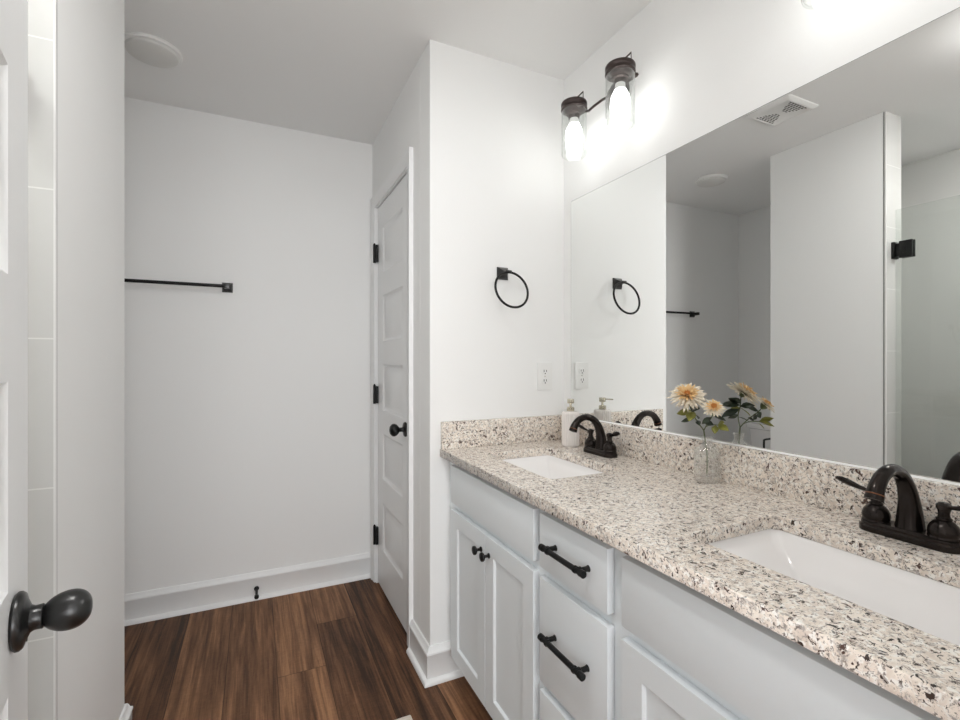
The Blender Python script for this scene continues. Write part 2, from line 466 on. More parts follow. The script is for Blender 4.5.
# tile
struct('trim_1', MB().box((-0.502,YJ-0.010,0),(XP-0.001,YJ,CEIL)), TILEY, 'white tiled shower jamb with pale grout lines beside wall end', 'tile')
m = MB().box((-0.512,YJ-0.010,0),(-0.502,1.722,CEIL)); m.box((XL,YF,0),(XL+0.010,1.722,CEIL))
struct('trim_2', m, TILEX, 'white shower tile on the long wall seen in mirror', 'tile')
m = MB().box((XL+0.010,1.712,0),(-0.512,1.722,CEIL)); m.box((XL+0.010,YF,0),(XP-0.11,YF+0.010,CEIL))
struct('trim_3', m, TILEY, 'white shower tile on the far end wall', 'tile')
struct('trim_4', MB().box((XP-0.001,YJ-0.0115,0.0),(XP+0.0025,YJ-0.0045,CEIL)), PLAST, 'thin white edge strip where tile meets the painted wall end', 'trim')
struct('trim_6', MB().box((XP-0.001,YJ-0.0045,0.0),(XP+0.0012,YJ+0.002,CEIL)), pbr('grey_trim_metal', (0.30,0.30,0.29), 0.35, metal=0.8), 'thin grey metal line beside the white edge strip', 'trim')
struct('trim_5', MB().box((XP-0.129,0.50,0),(XP-0.004,YJ-0.010,0.10),0.004), TILEX, 'low tiled curb under the glass shower door', 'curb')

# baseboards
prof = [(0,0),(0.030,0),(0.030,0.008),(0.024,0.017),(0.016,0.020),(0.016,0.104),(0.019,0.108),(0.018,0.114),(0.012,0.119),(0.009,0.128),(0.006,0.134),(0,0.134)]
def baseboard(name, path, label, closed_ends=True):
    """path of XY points, room on the LEFT of travel direction; mitred corners"""
    P = [V((p[0], p[1])) for p in path]; rings = []
    for i in range(len(P)):
        def nrm(a, b):
            d = (b-a).normalized(); return V((-d.y, d.x))
        if i == 0: n_ = nrm(P[0], P[1]); k = 1
        elif i == len(P)-1: n_ = nrm(P[-2], P[-1]); k = 1
        else:
            n1 = nrm(P[i-1], P[i]); n2 = nrm(P[i], P[i+1]); n_ = (n1+n2).normalized(); k = 1/max(0.3, n_.dot(n1))
        rings.append([V((P[i].x+n_.x*o*k, P[i].y+n_.y*o*k, z)) for o, z in prof])
    m = MB(); m.loops(rings, False, True, True, True)
    return struct(name, m, TRIM, label, 'baseboard')
baseboard('baseboard_back', [(XC-0.001,YB),(XL+0.03,YB)], 'white baseboard with moulded cap along the back wall')
baseboard('baseboard_end', [(0.745,YT),(XC,YT),(XC,DY0-0.061)], 'white baseboard wrapping the corner beside the vanity cabinet')
baseboard('baseboard_left', [(XL+0.03,YP),(XP,YP),(XP,YJ+0.01)][::1], 'white baseboard on the wall end between shower and alcove')

# closet door (door_1)
d1 = thing('door_1', (XC, DY1-0.02, 0), 'white five-panel closet door with black knob and hinges', 'door'); tag(d1, kind='structure')
PV = [(1.68,1.92),(1.32,1.56),(0.955,1.197),(0.595,0.835),(0.22,0.47)]
def five_panel(W_, H0, t, F):
    m = MB(); rects = [(0.112, W_-0.112, a-H0, b-H0) for a, b in PV]
    return slab(m, W_, 2.045-H0, t, rects, [(0.010,0.009),(0.020,0.010),(0.045,0.002)], F, both=True)
five_panel(0.592, 0.012, 0.034, lambda u,v,n: V((XC+0.006-n, 2.586-u, 0.012+v))).build('door_slab', DOORM, d1)
cas = MB()
def casing_prof(d): return
for (y0, y1) in ((1.926,1.984),(2.602,2.660)):
    s_ = 1 if y0 < 2 else -1
    a, b = (y1, y0) if s_ == 1 else (y0, y1)    # a inner edge, b outer edge
    q = [(XC-0.001,a),(XC-0.009,a),(XC-0.012,a+(b-a)*0.15),(XC-0.013,a+(b-a)*0.6),(XC-0.018,a+(b-a)*0.75),(XC-0.018,b),(XC+0.001,b)]
    cas.prism(q, lambda x,y: V((x,y,0)), lambda x,y: V((x,y,2.115)))
q = [(XC-0.001,2.056),(XC-0.009,2.056),(XC-0.012,2.065),(XC-0.013,2.092),(XC-0.0175,2.10),(XC-0.0175,2.1145),(XC+0.001,2.1145)]
cas.prism(q, lambda x,z: V((x,1.9265,z)), lambda x,z: V((x,2.6595,z)))
cas.build('casing', TRIM, d1)
jm = MB(); jm.box((XC-0.002,1.984,0),(XC+0.11,1.990,2.05)); jm.box((XC-0.002,2.592,0),(XC+0.11,2.602,2.05)); jm.box((XC-0.002,1.984,2.050),(XC+0.11,2.602,2.056)); jm.box((XC+0.046,1.989,0),(XC+0.056,2.000,2.05)); jm.box((XC+0.046,2.58,0),(XC+0.056,2.593,2.05)); jm.box((XC+0.046,1.99,2.04),(XC+0.056,2.59,2.051))
jm.build('jamb', TRIM, d1)
for z in (0.265,1.032,1.800):
    h = MB(); h.cyl((XC-0.012,2.589,z-0.050),(XC-0.012,2.589,z+0.050),0.0075,14); h.box((XC-0.010,2.566,z-0.046),(XC+0.0045,2.588,z+0.046)); h.box((XC-0.010,2.590,z-0.046),(XC-0.004,2.607,z+0.046))
    h.lathe([(0.004,0),(0.006,0.003),(0.002,0.008)],(XC-0.012,2.589,z+0.050)); h.build('hinge', BLACK, d1)
def round_knob(parent, org, ax, k=1.0):
    m = MB(); m.lathe([(0.032*k,0),(0.033*k,0.003*k),(0.031*k,0.007*k),(0.022*k,0.010*k),(0.012*k,0.012*k),(0.0095*k,0.018*k),(0.010*k,0.030*k),(0.015*k,0.034*k),(0.0245*k,0.043*k),(0.028*k,0.053*k),(0.0265*k,0.062*k),(0.018*k,0.070*k),(0.006*k,0.0735*k)], org, ax, 32)
    return m
round_knob(d1, (XC+0.006,2.053,0.912), (-1,0,0)).build('knob', BLACK, d1)

# entry door (door_2), standing open at the left of the camera
ang = math.atan2(0.98, -0.170)                     # direction hinge -> latch edge
hx, hy = -0.2746 + 0.170*0.71, 0.830 - 0.98*0.71
d2 = thing('door_2', (hx, hy, 0), 'white panelled entry door standing open with large black knob', 'door', rz=ang); tag(d2, kind='structure')
# local: +x along the door, -y towards the room (the face the camera sees)
five_panel(0.71, 0.012, 0.035, lambda u,v,n: V((u, -n, 0.012+v))).build('door_slab', DOORM, d2, local=True)
k = MB()
k.lathe([(0.0310,0),(0.0338,0.003),(0.0338,0.006),(0.0315,0.009),(0.025,0.011),(0.0215,0.0125),(0.016,0.015),(0.0140,0.019),(0.0145,0.026),(0.0130,0.027)], (0.628,0,0.9075), (0,-1,0), 48)
kn = k.build('knob_rose', PEWTER, d2, local=True)
k = MB()
egg = []
for i in range(25):
    a = PI*i/24; h_ = 0.0485 - 0.0248*math.cos(a); r_ = 0.0236*math.sin(a)**0.85*(1+0.10*-math.cos(a))
    egg.append((max(r_, 0.0095 if i < 4 else 0.0), h_))
k.lathe(egg, (0.628,0,0.9075), (0,-1,0), 48)
k.build('knob', PEWTER, d2, local=True)
MB().cyl((0.628,-0.0105,0.884),(0.628,-0.0118,0.884),0.003,12).build('screw', BLACK, d2, local=True)
for z in (0.25,1.0,1.8):
    h = MB(); h.cyl((-0.004,-0.004,z-0.045),(-0.004,-0.004,z+0.045),0.007,12); h.build('hinge', BLACK, d2, local=True)

# ================================================================== VANITY
X0 = 0.662           # faces of doors / drawers
XF = 0.682           # face frame
van = thing('vanity_cabinet', (0.94, 0.90, 0), 'long white vanity cabinet with shaker doors, drawers and black hardware', 'cabinet')
m = MB()
m.box((XF+0.018,YF+0.004,0.10),(XM-0.002,YF+0.022,0.718)); m.box((XF+0.018,1.690,0.10),(XM-0.002,1.708,0.718)); m.box((XF+0.018,YF+0.02,0.10),(XM-0.002,1.69,0.118)); m.box((XM-0.010,YF+0.02,0.10),(XM-0.002,1.69,0.70))
m.box((XF+0.018,1.046,0.118),(XM-0.01,1.064,0.70)); m.box((XF+0.018,0.750,0.118),(XM-0.01,0.768,0.70))
m.build('carcass', CAB, van)
m = MB()
zb, zt = 0.10, 0.849
for y0, y1 in ((YF+0.004,0.165),(0.728,0.790),(1.031,1.083),(1.640,1.7125)): m.box((XF,y0,zb),(XF+0.018,y1,zt),0.0008)
for y0, y1 in ((0.165,0.728),(0.790,1.031),(1.083,1.640)):
    m.box((XF+0.0005,y0-0.001,zt-0.032),(XF+0.0175,y1+0.001,zt)); m.box((XF+0.0005,y0-0.001,0.655),(XF+0.0175,y1+0.001,0.70)); m.box((XF+0.0005,y0-0.001,zb),(XF+0.0175,y1+0.001,0.14))
m.box((XF+0.0005,0.789,0.36),(XF+0.0175,1.032,0.41))
m.build('face_frame', CAB, van)
m = MB(); m.box((XF+0.070,YF+0.004,0.001),(XF+0.085,1.7125,0.10)); m.build('toe_kick', CAB, van)
def front(y0, y1, z0, z1, kind, name):
    F = lambda u,v,n: V((X0-n, y0+u, z0+v))
    W_, H_ = y1-y0, z1-z0; m = MB(); t = 0.0195
    if kind == 'shaker': slab(m, W_, H_, t, [(0.055,W_-0.055,0.055,H_-0.055)], [(0.002,0.002),(0.0045,0.0075),(0.005,0.008)], F)
    else: m.box((X0,y0,z0),(X0+t,y1,z1),0.002)
    o = m.build(name, CAB, van, bevel=0.0015 if kind=='shaker' else 0)
    return o
def cab_knob(par, y, z):
    m = MB(); m.lathe([(0.0085,0),(0.008,0.003),(0.0048,0.005),(0.0045,0.014),(0.007,0.017),(0.0125,0.020),(0.0145,0.024),(0.0135,0.028),(0.008,0.0305),(0.002,0.031)], (X0,y,z), (-1,0,0), 24)
    m.build('door_knob', BLACK, par)
def pull(par, yc, z):
    m = MB(); x = X0-0.029; hl = 0.081
    m.cyl((x,yc-hl,z),(x,yc+hl,z),0.0066,16)
    for s in (-1,1):
        m.cyl((x,yc+s*(hl-0.010),z),(x,yc+s*(hl+0.004),z),0.0082,18,bev=0.001)
        m.cyl((x,yc+s*(hl-0.030),z),(x,yc+s*(hl-0.024),z),0.0085,18,bev=0.001)
        m.cyl((X0,yc+s*(hl-0.018),z),(x,yc+s*(hl-0.018),z),0.0060,14)
        m.cyl((X0,yc+s*(hl-0.018),z),(X0-0.003,yc+s*(hl-0.018),z),0.0075,18,r2=0.0065)
        m.cyl((x+0.009,yc+s*(hl-0.018),z),(x,yc+s*(hl-0.018),z),0.0085,18,bev=0.001)
    m.build('drawer_pull', BLACK, par)
front(1.072,1.655,0.690,0.828,'slab','false_front'); front(0.155,0.738,0.690,0.828,'slab','false_front')
a = front(1.3645,1.652,0.112,0.664,'shaker','door'); cab_knob(a, 1.390, 0.608)
a = front(1.072,1.3605,0.112,0.664,'shaker','door'); cab_knob(a, 1.333, 0.608)
a = front(0.449,0.738,0.112,0.664,'shaker','door'); cab_knob(a, 0.476, 0.608)
a = front(0.155,0.445,0.112,0.664,'shaker','door'); cab_knob(a, 0.419, 0.608)
a = front(0.780,1.041,0.690,0.828,'slab','drawer'); pull(a, 0.905, 0.763)
a = front(0.780,1.041,0.398,0.664,'slab','drawer'); pull(a, 0.908, 0.542)
a = front(0.780,1.041,0.112,0.374,'slab','drawer'); pull(a, 0.908, 0.245)

# countertop with two cut-outs
SX0, SX1 = 0.762, 1.035
SINKS = [(1.140,1.560),(0.250,0.670)]
def counter_mesh():
    cu = bpy.data.curves.new('cc', 'CURVE'); cu.dimensions = '2D'; cu.fill_mode = 'BOTH'
    bv = 0.0022; th = 0.030
    def add(pts):
        s = cu.splines.new('POLY'); s.points.add(len(pts)-1)
        for p, q in zip(s.points, pts): p.co = (q[0], q[1], 0, 1)
        s.use_cyclic_u = True
    add([(0.640,YF+0.002),(XM-0.001,YF+0.002),(XM-0.001,YT-0.001),(0.640,YT-0.001)])
    for y0, y1 in SINKS: add([(p.x,p.y) for p in rrect(SX0,SX1,y0,y1,0.022,0,8)])
    cu.extrude = th/2 - bv; cu.bevel_depth = bv; cu.bevel_resolution = 3; cu.offset = -bv
    ob = bpy.data.objects.new('cc', cu); COL.objects.link(ob)
    dg = bpy.context.evaluated_depsgraph_get()
    me = bpy.data.meshes.new_from_object(ob.evaluated_get(dg))
    bpy.data.objects.remove(ob); return me
me = counter_mesh(); me.name = 'slab'
ctop = thing('countertop', (0.94,0.90,0.85), 'speckled cream and brown granite countertop over the vanity cabinet', 'countertop')
b_ = bmesh.new(); b_.from_mesh(me); bmesh.ops.remove_doubles(b_, verts=b_.verts, dist=1e-6); bmesh.ops.translate(b_, verts=b_.verts, vec=V((0,0,0.865))-V(ctop.location)); b_.to_mesh(me); b_.free()
me.materials.clear(); me.materials.append(GRANITE)
co = bpy.data.objects.new('slab', me); COL.objects.link(co); co.parent = ctop
MB().box((1.1845,YF+0.002,CT+0.0002),(XM-0.001,YT-0.0215,0.984),0.0012).build('backsplash', GRANITE, ctop)
MB().box((0.643,YT-0.021,CT+0.0002),(XM-0.001,YT-0.001,0.984),0.0012).build('side_splash', GRANITE, ctop)

# sinks
def sink(y0, y1, label):
    t = thing('undermount_sink', ((SX0+SX1)/2,(y0+y1)/2,0.70), label, 'sink', 'rectangular white undermount sinks')
    m = MB(); rings = []
    for ins, r, z in ((-0.030,0.03,0.8495),(-0.002,0.022,0.8495),(-0.001,0.022,0.847),(0.004,0.022,0.836),(0.009,0.020,0.829)):
        rings.append(rrect(SX0+ins,SX1-ins,y0+ins,y1-ins,r,z))
    for k_, dz in ((0.25,0.827),(0.55,0.775),(0.8,0.738),(0.93,0.722),(1.0,0.717)):
        iy = 0.009+0.105*(k_**0.9); ix = 0.009+0.055*k_
        if k_ == 0.25: iy, ix, dz = 0.016, 0.014, 0.824
        rings.append(rrect(SX0+ix,SX1-ix,y0+iy,y1-iy,0.014,dz))
    rings.append(rrect(SX0+0.10,SX1-0.10,y0+0.17,y1-0.17,0.012,0.712))
    m.loops(rings, True, True, False, True)
    # outer shell
    outer = [rrect(SX0-0.030,SX1+0.030,y0-0.030,y1+0.030,0.03,0.8495), rrect(SX0-0.030,SX1+0.030,y0-0.030,y1+0.030,0.03,0.838),
             rrect(SX0-0.008,SX1+0.008,y0-0.008,y1+0.008,0.03,0.830), rrect(SX0+0.04,SX1-0.04,y0+0.09,y1-0.09,0.03,0.705)]
    m.loops(outer, True, True, False, True)
    m.build('basin', PORC, t)
    c = V(((SX0+SX1)/2,(y0+y1)/2,0.7125))
    MB().lathe([(0.024,0),(0.024,0.002),(0.020,0.003),(0.018,0.0015),(0.006,0.001),(0.001,0.001)], c, (0,0,1), 28).build('drain', BLACK, t)
sink(*SINKS[0], 'smaller looking white rectangular sink bowl near the towel ring wall')
sink(*SINKS[1], 'large white rectangular sink bowl nearest the camera')

# faucets
def faucet(loc, label):
    t = thing('faucet', loc, label, 'faucet', 'two-handle bathroom faucets')
    m = MB()
    for rings in ([(0.0,0.0),(0.0,0.010),(0.003,0.013),(0.003,0.017),(0.007,0.021)],):
        m.loops([rrect(-0.027+i,0.027-i,-0.079+i,0.079-i,0.0265-i,z,8) for i,z in rings], True, True, True, True)
    base = m.build('base_plate', BRONZE, t, local=True)
    m = MB(); m.loops([rrect(-0.0245,0.0245,-0.0805,0.0805,0.0240,z,8) for z in (0.0122,0.0132)], True, True, True, True) if False else None
    pts = spline([(0.006,0,0.018),(0.006,0,0.045),(0.002,0,0.075),(-0.010,0,0.104),(-0.032,0,0.128),(-0.062,0,0.137),(-0.092,0,0.129),(-0.111,0,0.110),(-0.118,0,0.095)], 6)
    rad = lerp_list([0.0235,0.0200,0.0165,0.0140,0.0120,0.0112,0.0118,0.0132,0.0140], len(pts))
    m = MB(); m.tube(pts, rad, 20, up=(0,1,0)); sp_ = m.build('spout', BRONZE, t, local=True)
    d = (V(pts[-1])-V(pts[-2])).normalized(); e = V(pts[-1])
    m = MB(); m.lathe([(0.0140,-0.005),(0.0146,-0.0045),(0.0146,-0.0035),(0.0140,-0.003)], e, d, 24, False, False)
    m.build('spout_ring', COPPER, sp_, local=True)
    m = MB(); m.lathe([(0.0145,0),(0.0145,0.006),(0.011,0.0065),(0.010,0.003)], e, d, 24); m.build('aerator', BRONZE, sp_, local=True)
    for s in (-1,1):
        y = s*0.052
        m = MB(); m.lathe([(0.0215,0.018),(0.0235,0.0205),(0.0220,0.0235),(0.0230,0.028),(0.0228,0.034),(0.0200,0.042),(0.0150,0.0485),(0.0105,0.0515),(0.0118,0.053),(0.0118,0.0545),(0.0088,0.057),(0.0082,0.064),(0.0092,0.069),(0.0112,0.073),(0.0112,0.079),(0.0070,0.083),(0.001,0.0842)], (0,y,0), (0,0,1), 28)
        h = m.build('handle', BRONZE, t, local=True)
        lp = spline([(0,y,0.076),(-0.003,y+s*0.014,0.077),(-0.006,y+s*0.026,0.080),(-0.010,y+s*0.042,0.086),(-0.013,y+s*0.056,0.091),(-0.015,y+s*0.066,0.093)], 4)
        lr = lerp_list([0.0065,0.0055,0.0068,0.0100,0.0090,0.003], len(lp))
        m = MB(); m.tube(lp, lr, 14, flat=0.62, up=(0.6,0,1)); m.build('lever', BRONZE, h, local=True)
    return t
faucet((1.129,1.370,CT+0.0004), 'small looking dark bronze faucet beside the white soap dispenser')
faucet((1.127,0.470,CT+0.0004), 'dark bronze faucet nearest the camera at the right sink')

# ================================================================== MIRROR
mr = thing('wall_mirror', (XM,0.893,0.985), 'large frameless rectangular mirror above the granite backsplash', 'mirror')
MB().box((XM-0.0050,0.13,0.9845),(XM-0.0003,1.657,1.893)).build('backing', pbr('grey_glass_edge', (0.16,0.17,0.165), 0.3), mr)
MB().box((XM-0.0058,0.1315,0.9865),(XM-0.0050,1.6555,1.8915)).build('glass', MIRROR, mr)
struct('trim_7', MB().prism([(XM-0.0145,0.984),(XM-0.0051,0.984),(XM-0.0051,0.9875),(XM-0.009,0.9865)], lambda x,z: V((x,YF+0.002,z)), lambda x,z: V((x,1.69,z))), PLAST, 'thin white caulk bead between backsplash and mirror', 'caulk')

# ================================================================== VANITY LIGHTS
def lamp_fixture(yc, label):
    X = 1.110; t = thing('vanity_light', (XM, yc, 2.19), label, 'lamp', 'two-lamp jar sconces above the mirror')
    m = MB(); m.lathe([(0.058,0),(0.058,0.006),(0.050,0.014),(0.020,0.018),(0.012,0.030),(0.010,0.045)], (XM-0.0005,yc,2.20), (-1,0,0), 32)
    m.build('backplate', LAMPM, t)
    xa = XM-0.036
    for s in (-1,1):
        y = yc+s*0.128
        pts = spline([(xa,yc,2.197),(xa,yc+s*0.025,2.197),(xa,yc+s*0.050,2.200),(xa-0.012,yc+s*0.078,2.190),(xa-0.012,y-s*0.020,2.188),(X+0.072,y+s*0.004,2.198),(X+0.046,y+s*0.002,2.194)],6)
        MB().tube(pts, 0.0048, 12).build('arm', LAMPM, t)
    for s in (-1,1):
        y = yc + s*0.128
        m = MB(); m.lathe([(0.0460,2.182),(0.0500,2.183),(0.0500,2.187),(0.0485,2.189),(0.0485,2.196),(0.0500,2.198),(0.0500,2.206),(0.0480,2.210),(0.044,2.211),(0.012,2.213),(0.010,2.216),(0.011,2.221),(0.006,2.225),(0.001,2.226)], (X,y,0), (0,0,1), 40)
        cap = m.build('jar_cap', LAMPM, t)
        m = MB()
        m.tube([(X-0.004,y+0.004,2.216),(X+0.020,y-0.030,2.244),(X+0.020,y-0.030,2.206)], 0.0030, 8); m.build('wire_bail', LAMPM, cap)
        m = MB(); m.lathe([(0.040,2.183),(0.036,2.174),(0.029,2.170),(0.028,2.165),(0.022,2.162),(0.021,2.150)], (X,y,0), (0,0,1), 28); m.build('socket', LAMPM, cap)
        m = MB(); m.lathe([(0.0455,2.184),(0.048,2.180),(0.048,2.012),(0.0465,2.007),(0.044,2.006),(0.042,2.008),(0.0445,2.013),(0.0455,2.018),(0.0455,2.178)], (X,y,0), (0,0,1), 40, False, False)
        m.build('glass_jar', GLASS, t)
        m = MB(); m.lathe([(0.0165,2.152),(0.0175,2.138),(0.0190,2.129)], (X,y,0), (0,0,1), 24)
        m.build('bulb_neck', PLAST, cap)
        m = MB(); prof_ = [(0.0192,2.1285),(0.0225,2.122),(0.0285,2.110),(0.0320,2.094),(0.0330,2.076),(0.0318,2.058),(0.0270,2.044),(0.019,2.035),(0.010,2.0312),(0.001,2.030)]
        m.lathe(prof_, (X,y,0), (0,0,1), 28); m.build('bulb', BULBM, t)
lamp_fixture(1.371, 'bronze two-lamp sconce with clear glass jars near the corner')
lamp_fixture(0.474, 'second jar sconce at the top right edge of the picture')

# ================================================================== WALL ACCESSORIES
def pyramid_plate(mb, c, n_, w_, d):
    """square plate with bevelled pyramid, normal n_ (unit axis), centre c on the wall"""
    n_ = V(n_); u = V((0,0,1)); v = n_.cross(u); rings = []
    for s, h in ((w_/2,0),(w_/2,0.004),(w_/2*0.62,d*0.6),(w_/2*0.35,d*0.85),(w_/2*0.28,d)):
        rings.append([V(c)+n_*h+u*a*s+v*b*s for a, b in ((1,1),(1,-1),(-1,-1),(-1,1))])
    mb.loops(rings, False, True, True, True)
tr = thing('towel_ring', (0.911,YT,1.573), 'round black towel ring on the wall above the outlet', 'towel ring')
m = MB(); pyramid_plate(m, (0.911,YT-0.0003,1.573), (0,-1,0), 0.050, 0.030); m.cyl((0.911,YT-0.028,1.573),(0.911,YT-0.054,1.573),0.0065,16,bev=0.001); m.cyl((0.902,YT-0.050,1.573),(0.926,YT-0.050,1.573),0.0066,14,bev=0.001)
m.build('mount', PEWTER, tr)
R_ = 0.0720; cz = 1.571-R_
ring = [V((0.9165+R_*math.sin(2*PI*i/64), YT-0.050-0.042*(1-math.cos(2*PI*i/64))/2, cz+R_*math.cos(2*PI*i/64))) for i in range(64)]
MB().tube(ring, 0.0047, 12, closed=True).build('ring', BLACK, tr)

tb = thing('towel_bar', (-0.41,YB,1.583), 'black straight towel bar mounted on the back wall', 'towel bar')
for x in (-0.126,-0.715):
    m = MB(); pyramid_plate(m, (x,YB-0.0003,1.583), (0,-1,0), 0.048, 0.030); m.box((x-0.011,YB-0.066,1.572),(x+0.011,YB-0.027,1.594),0.002); m.build('post', PEWTER, tb)
MB().cyl((-0.705,YB-0.055,1.583),(-0.135,YB-0.055,1.583),0.0080,16).build('bar', BLACK, tb)

ou = thing('wall_outlet', (1.114,YT,1.150), 'white duplex power outlet on the wall below the towel ring', 'outlet')
m = MB(); m.box((1.078,YT-0.006,1.093),(1.150,YT-0.0003,1.209),0.002); pl = m.build('cover_plate', PLAST, ou)
for z in (1.131,1.171):
    m = MB(); m.loops([[V((1.114+0.0165*s*max(-1,min(1,1.15*math.cos(a))),YT-yy,z+0.0145*s*math.sin(a))) for a in [2*PI*i/28 for i in range(28)]] for s,yy in ((1,0.005),(1,0.0078),(0.93,0.0082))], False, True, True, True)
    rc = m.build('receptacle', PLAST, ou)
    m = MB()
    for dx, hh in ((-0.006,0.0042),(0.006,0.0036)): m.box((1.114+dx-0.0014,YT-0.0085,z+0.002-hh),(1.114+dx+0.0014,YT-0.0080,z+0.002+hh+0.002))
    m.cyl((1.114,YT-0.0080,z-0.0075),(1.114,YT-0.0085,z-0.0075),0.0028,12); m.build('slots', BLACK, rc)
MB().lathe([(0.003,0),(0.0025,0.001),(0.001,0.0012)],(1.114,YT-0.006,1.151),(0,-1,0),14).build('screw', CHROME, pl)

ds = thing('door_stop', (0.006,YB-0.016,0.052), 'small black door stop on the back wall baseboard', 'door stop')
m = MB(); m.lathe([(0.012,0.0),(0.012,0.003),(0.0065,0.006),(0.0055,0.066),(0.0095,0.068)], (0.006,YB-0.0162,0.056), (0,-1,-0.12), 18); st = m.build('rod', BLACK, ds)
m = MB(); m.lathe([(0.0095,0.068),(0.0105,0.070),(0.0105,0.082),(0.008,0.085)], (0.006,YB-0.0162,0.056), (0,-1,-0.12), 18); m.build('bumper', BLACK, ds)

# ceiling light and vent
cl = thing('ceiling_light', (-0.365,2.235,CEIL), 'round white flush ceiling light over the alcove, unlit', 'lamp')
MB().lathe([(0.100,0.0003),(0.102,-0.004),(0.098,-0.011),(0.090,-0.013)], (-0.365,2.235,CEIL), (0,0,1), 56).build('trim_ring', PLAST, cl)
MB().lathe([(0.090,-0.012),(0.086,-0.021),(0.076,-0.026),(0.040,-0.028),(0.001,-0.0285)], (-0.365,2.235,CEIL), (0,0,1), 56).build('diffuser', DIFF, cl)
cv = thing('ceiling_vent', (0.095,1.471,CEIL), 'square white ceiling fan grille with dark slots, seen in mirror', 'vent')
vx0, vx1, vy0, vy1 = -0.019, 0.209, 1.359, 1.584
m = MB(); m.loops([rrect(vx0+i,vx1-i,vy0+i,vy1-i,0.012,CEIL-z,4) for i,z in ((0,0.0),(0,0.004),(0.010,0.012),(0.022,0.014),(0.026,0.011))], False, True, True, True); m.build('grille', PLAST, cv)
cxv, cyv = (vx0+vx1)/2, (vy0+vy1)/2
for s in (-1,1):
    m = MB()
    for k_ in range(7):
        y = cyv + s*(0.018+k_*0.0105); hw = 0.022+k_*0.0085
        for j in range(int(hw*2/0.019)):
            xx = cxv - int(hw*2/0.019)*0.019/2 + j*0.019
            m.box((xx+0.0025,y-0.0026,CEIL-0.0114),(xx+0.0165,y+0.0026,CEIL-0.0107))
    m.build('slots', DARKGAP, cv)

# unseen fill lights added for brightness (shower, vanity aisle), shaped like the alcove one
def added_fill_light(x, y, power, label):
    t = thing('ceiling_light', (x,y,CEIL), label, 'lamp')
    MB().lathe([(0.100,0.0003),(0.102,-0.004),(0.098,-0.011),(0.090,-0.013)], (x,y,CEIL), (0,0,1), 56).build('trim_ring', PLAST, t)
    MB().lathe([(0.090,-0.0135),(0.086,-0.021),(0.076,-0.026),(0.040,-0.028),(0.001,-0.0285)], (x,y,CEIL), (0,0,1), 56).build('diffuser', emit('added_fill_lens', (1.0,0.985,0.965), power), t)
added_fill_light(-0.85, 0.75, SHOWER, 'round white fill light added over the shower, out of view')
added_fill_light(0.0, 0.70, ROOM, 'round white fill light added in the aisle beside the vanity, out of view')

# ================================================================== SHOWER DOOR
sd = thing('shower_door', (-0.4350,YJ-0.02,0.105), 'clear frameless glass shower door with black hinges, seen in mirror', 'shower door')
MB().box((-0.4400,0.520,0.112),(-0.4300,YJ-0.022,1.960),0.001).build('glass_panel', SHGLASS, sd)
for z in (0.36,1.760):
    m = MB(); m.box((-0.4520,1.170,z-0.041),(-0.4402,1.222,z+0.041),0.002); m.box((-0.4298,1.170,z-0.041),(-0.4180,1.222,z+0.041),0.002); m.box((-0.4460,1.222,z-0.030),(-0.4240,1.238,z+0.030),0.002); m.box((-0.4590,1.238,z-0.041),(-0.4150,1.2515,z+0.041),0.002)
    m.box((-0.4180,1.192,z-0.018),(-0.4165,1.208,z+0.018)); m.build('hinge', BLACK, sd)
MB().tube(spline([(-0.4298,0.59,0.95),(-0.3850,0.59,0.95),(-0.3800,0.59,0.97),(-0.3800,0.59,1.13),(-0.3850,0.59,1.15),(-0.4298,0.59,1.15)],5),0.008,12).build('handle', BLACK, sd)

# ================================================================== TOILET (only its tank corner is mirrored)
to = thing('toilet', (-1.0,2.262,0), 'white toilet in the alcove, tank corner seen in mirror', 'toilet')
ty = 2.262
m = MB(); m.loops([rrect(-1.262,-1.262+a,ty-b,ty+b,0.025,z) for a,b,z in ((0.155,0.185,0.375),(0.165,0.200,0.42),(0.18,0.215,0.685))], True, True, True, True); m.build('tank', PORC, to)
m = MB(); m.loops([rrect(-1.264,-1.264+a,ty-b,ty+b,0.028,z) for a,b,z in ((0.185,0.222,0.686),(0.195,0.232,0.690),(0.197,0.234,0.715),(0.190,0.228,0.728))], True, True, True, True); m.build('tank_lid', PORC, to)
def oval(x0, x1, hw, z, n=36): 
    c = (x0+x1)/2; a = (x1-x0)/2
    return [V((c+a*math.cos(2*PI*i/n), ty+hw*math.sin(2*PI*i/n)*(1-0.12*math.cos(2*PI*i/n)), z)) for i in range(n)]
m = MB(); m.loops([oval(-1.20,-0.72,0.115,0.0),oval(-1.20,-0.72,0.112,0.05),oval(-1.18,-0.70,0.10,0.16),oval(-1.15,-0.62,0.13,0.26),oval(-1.13,-0.56,0.175,0.36),oval(-1.13,-0.555,0.180,0.395),oval(-1.09,-0.59,0.145,0.396),oval(-1.05,-0.64,0.10,0.28),oval(-0.98,-0.74,0.05,0.20)], True, True, True, True); m.box((-1.25,ty-0.11,0.30),(-1.05,ty+0.11,0.376),0.01); m.build('bowl', PORC, to)
m = MB(); m.loops([oval(-1.08,-0.55,0.182,0.397),oval(-1.08,-0.548,0.185,0.405),oval(-1.08,-0.552,0.182,0.424),oval(-1.06,-0.58,0.16,0.430)], True, True, True, True); m.build('seat_lid', PLAST, to)
MB().tube([(-1.10,ty-0.213,0.64),(-1.085,ty-0.213,0.64),(-1.07,ty-0.19,0.638),(-1.06,ty-0.15,0.634)],0.005,10).build('flush_lever', CHROME, to)
tp = thing('toilet_paper_holder', (-0.50,YP,0.70), 'black toilet paper holder on the alcove side of wall end', 'toilet paper holder')
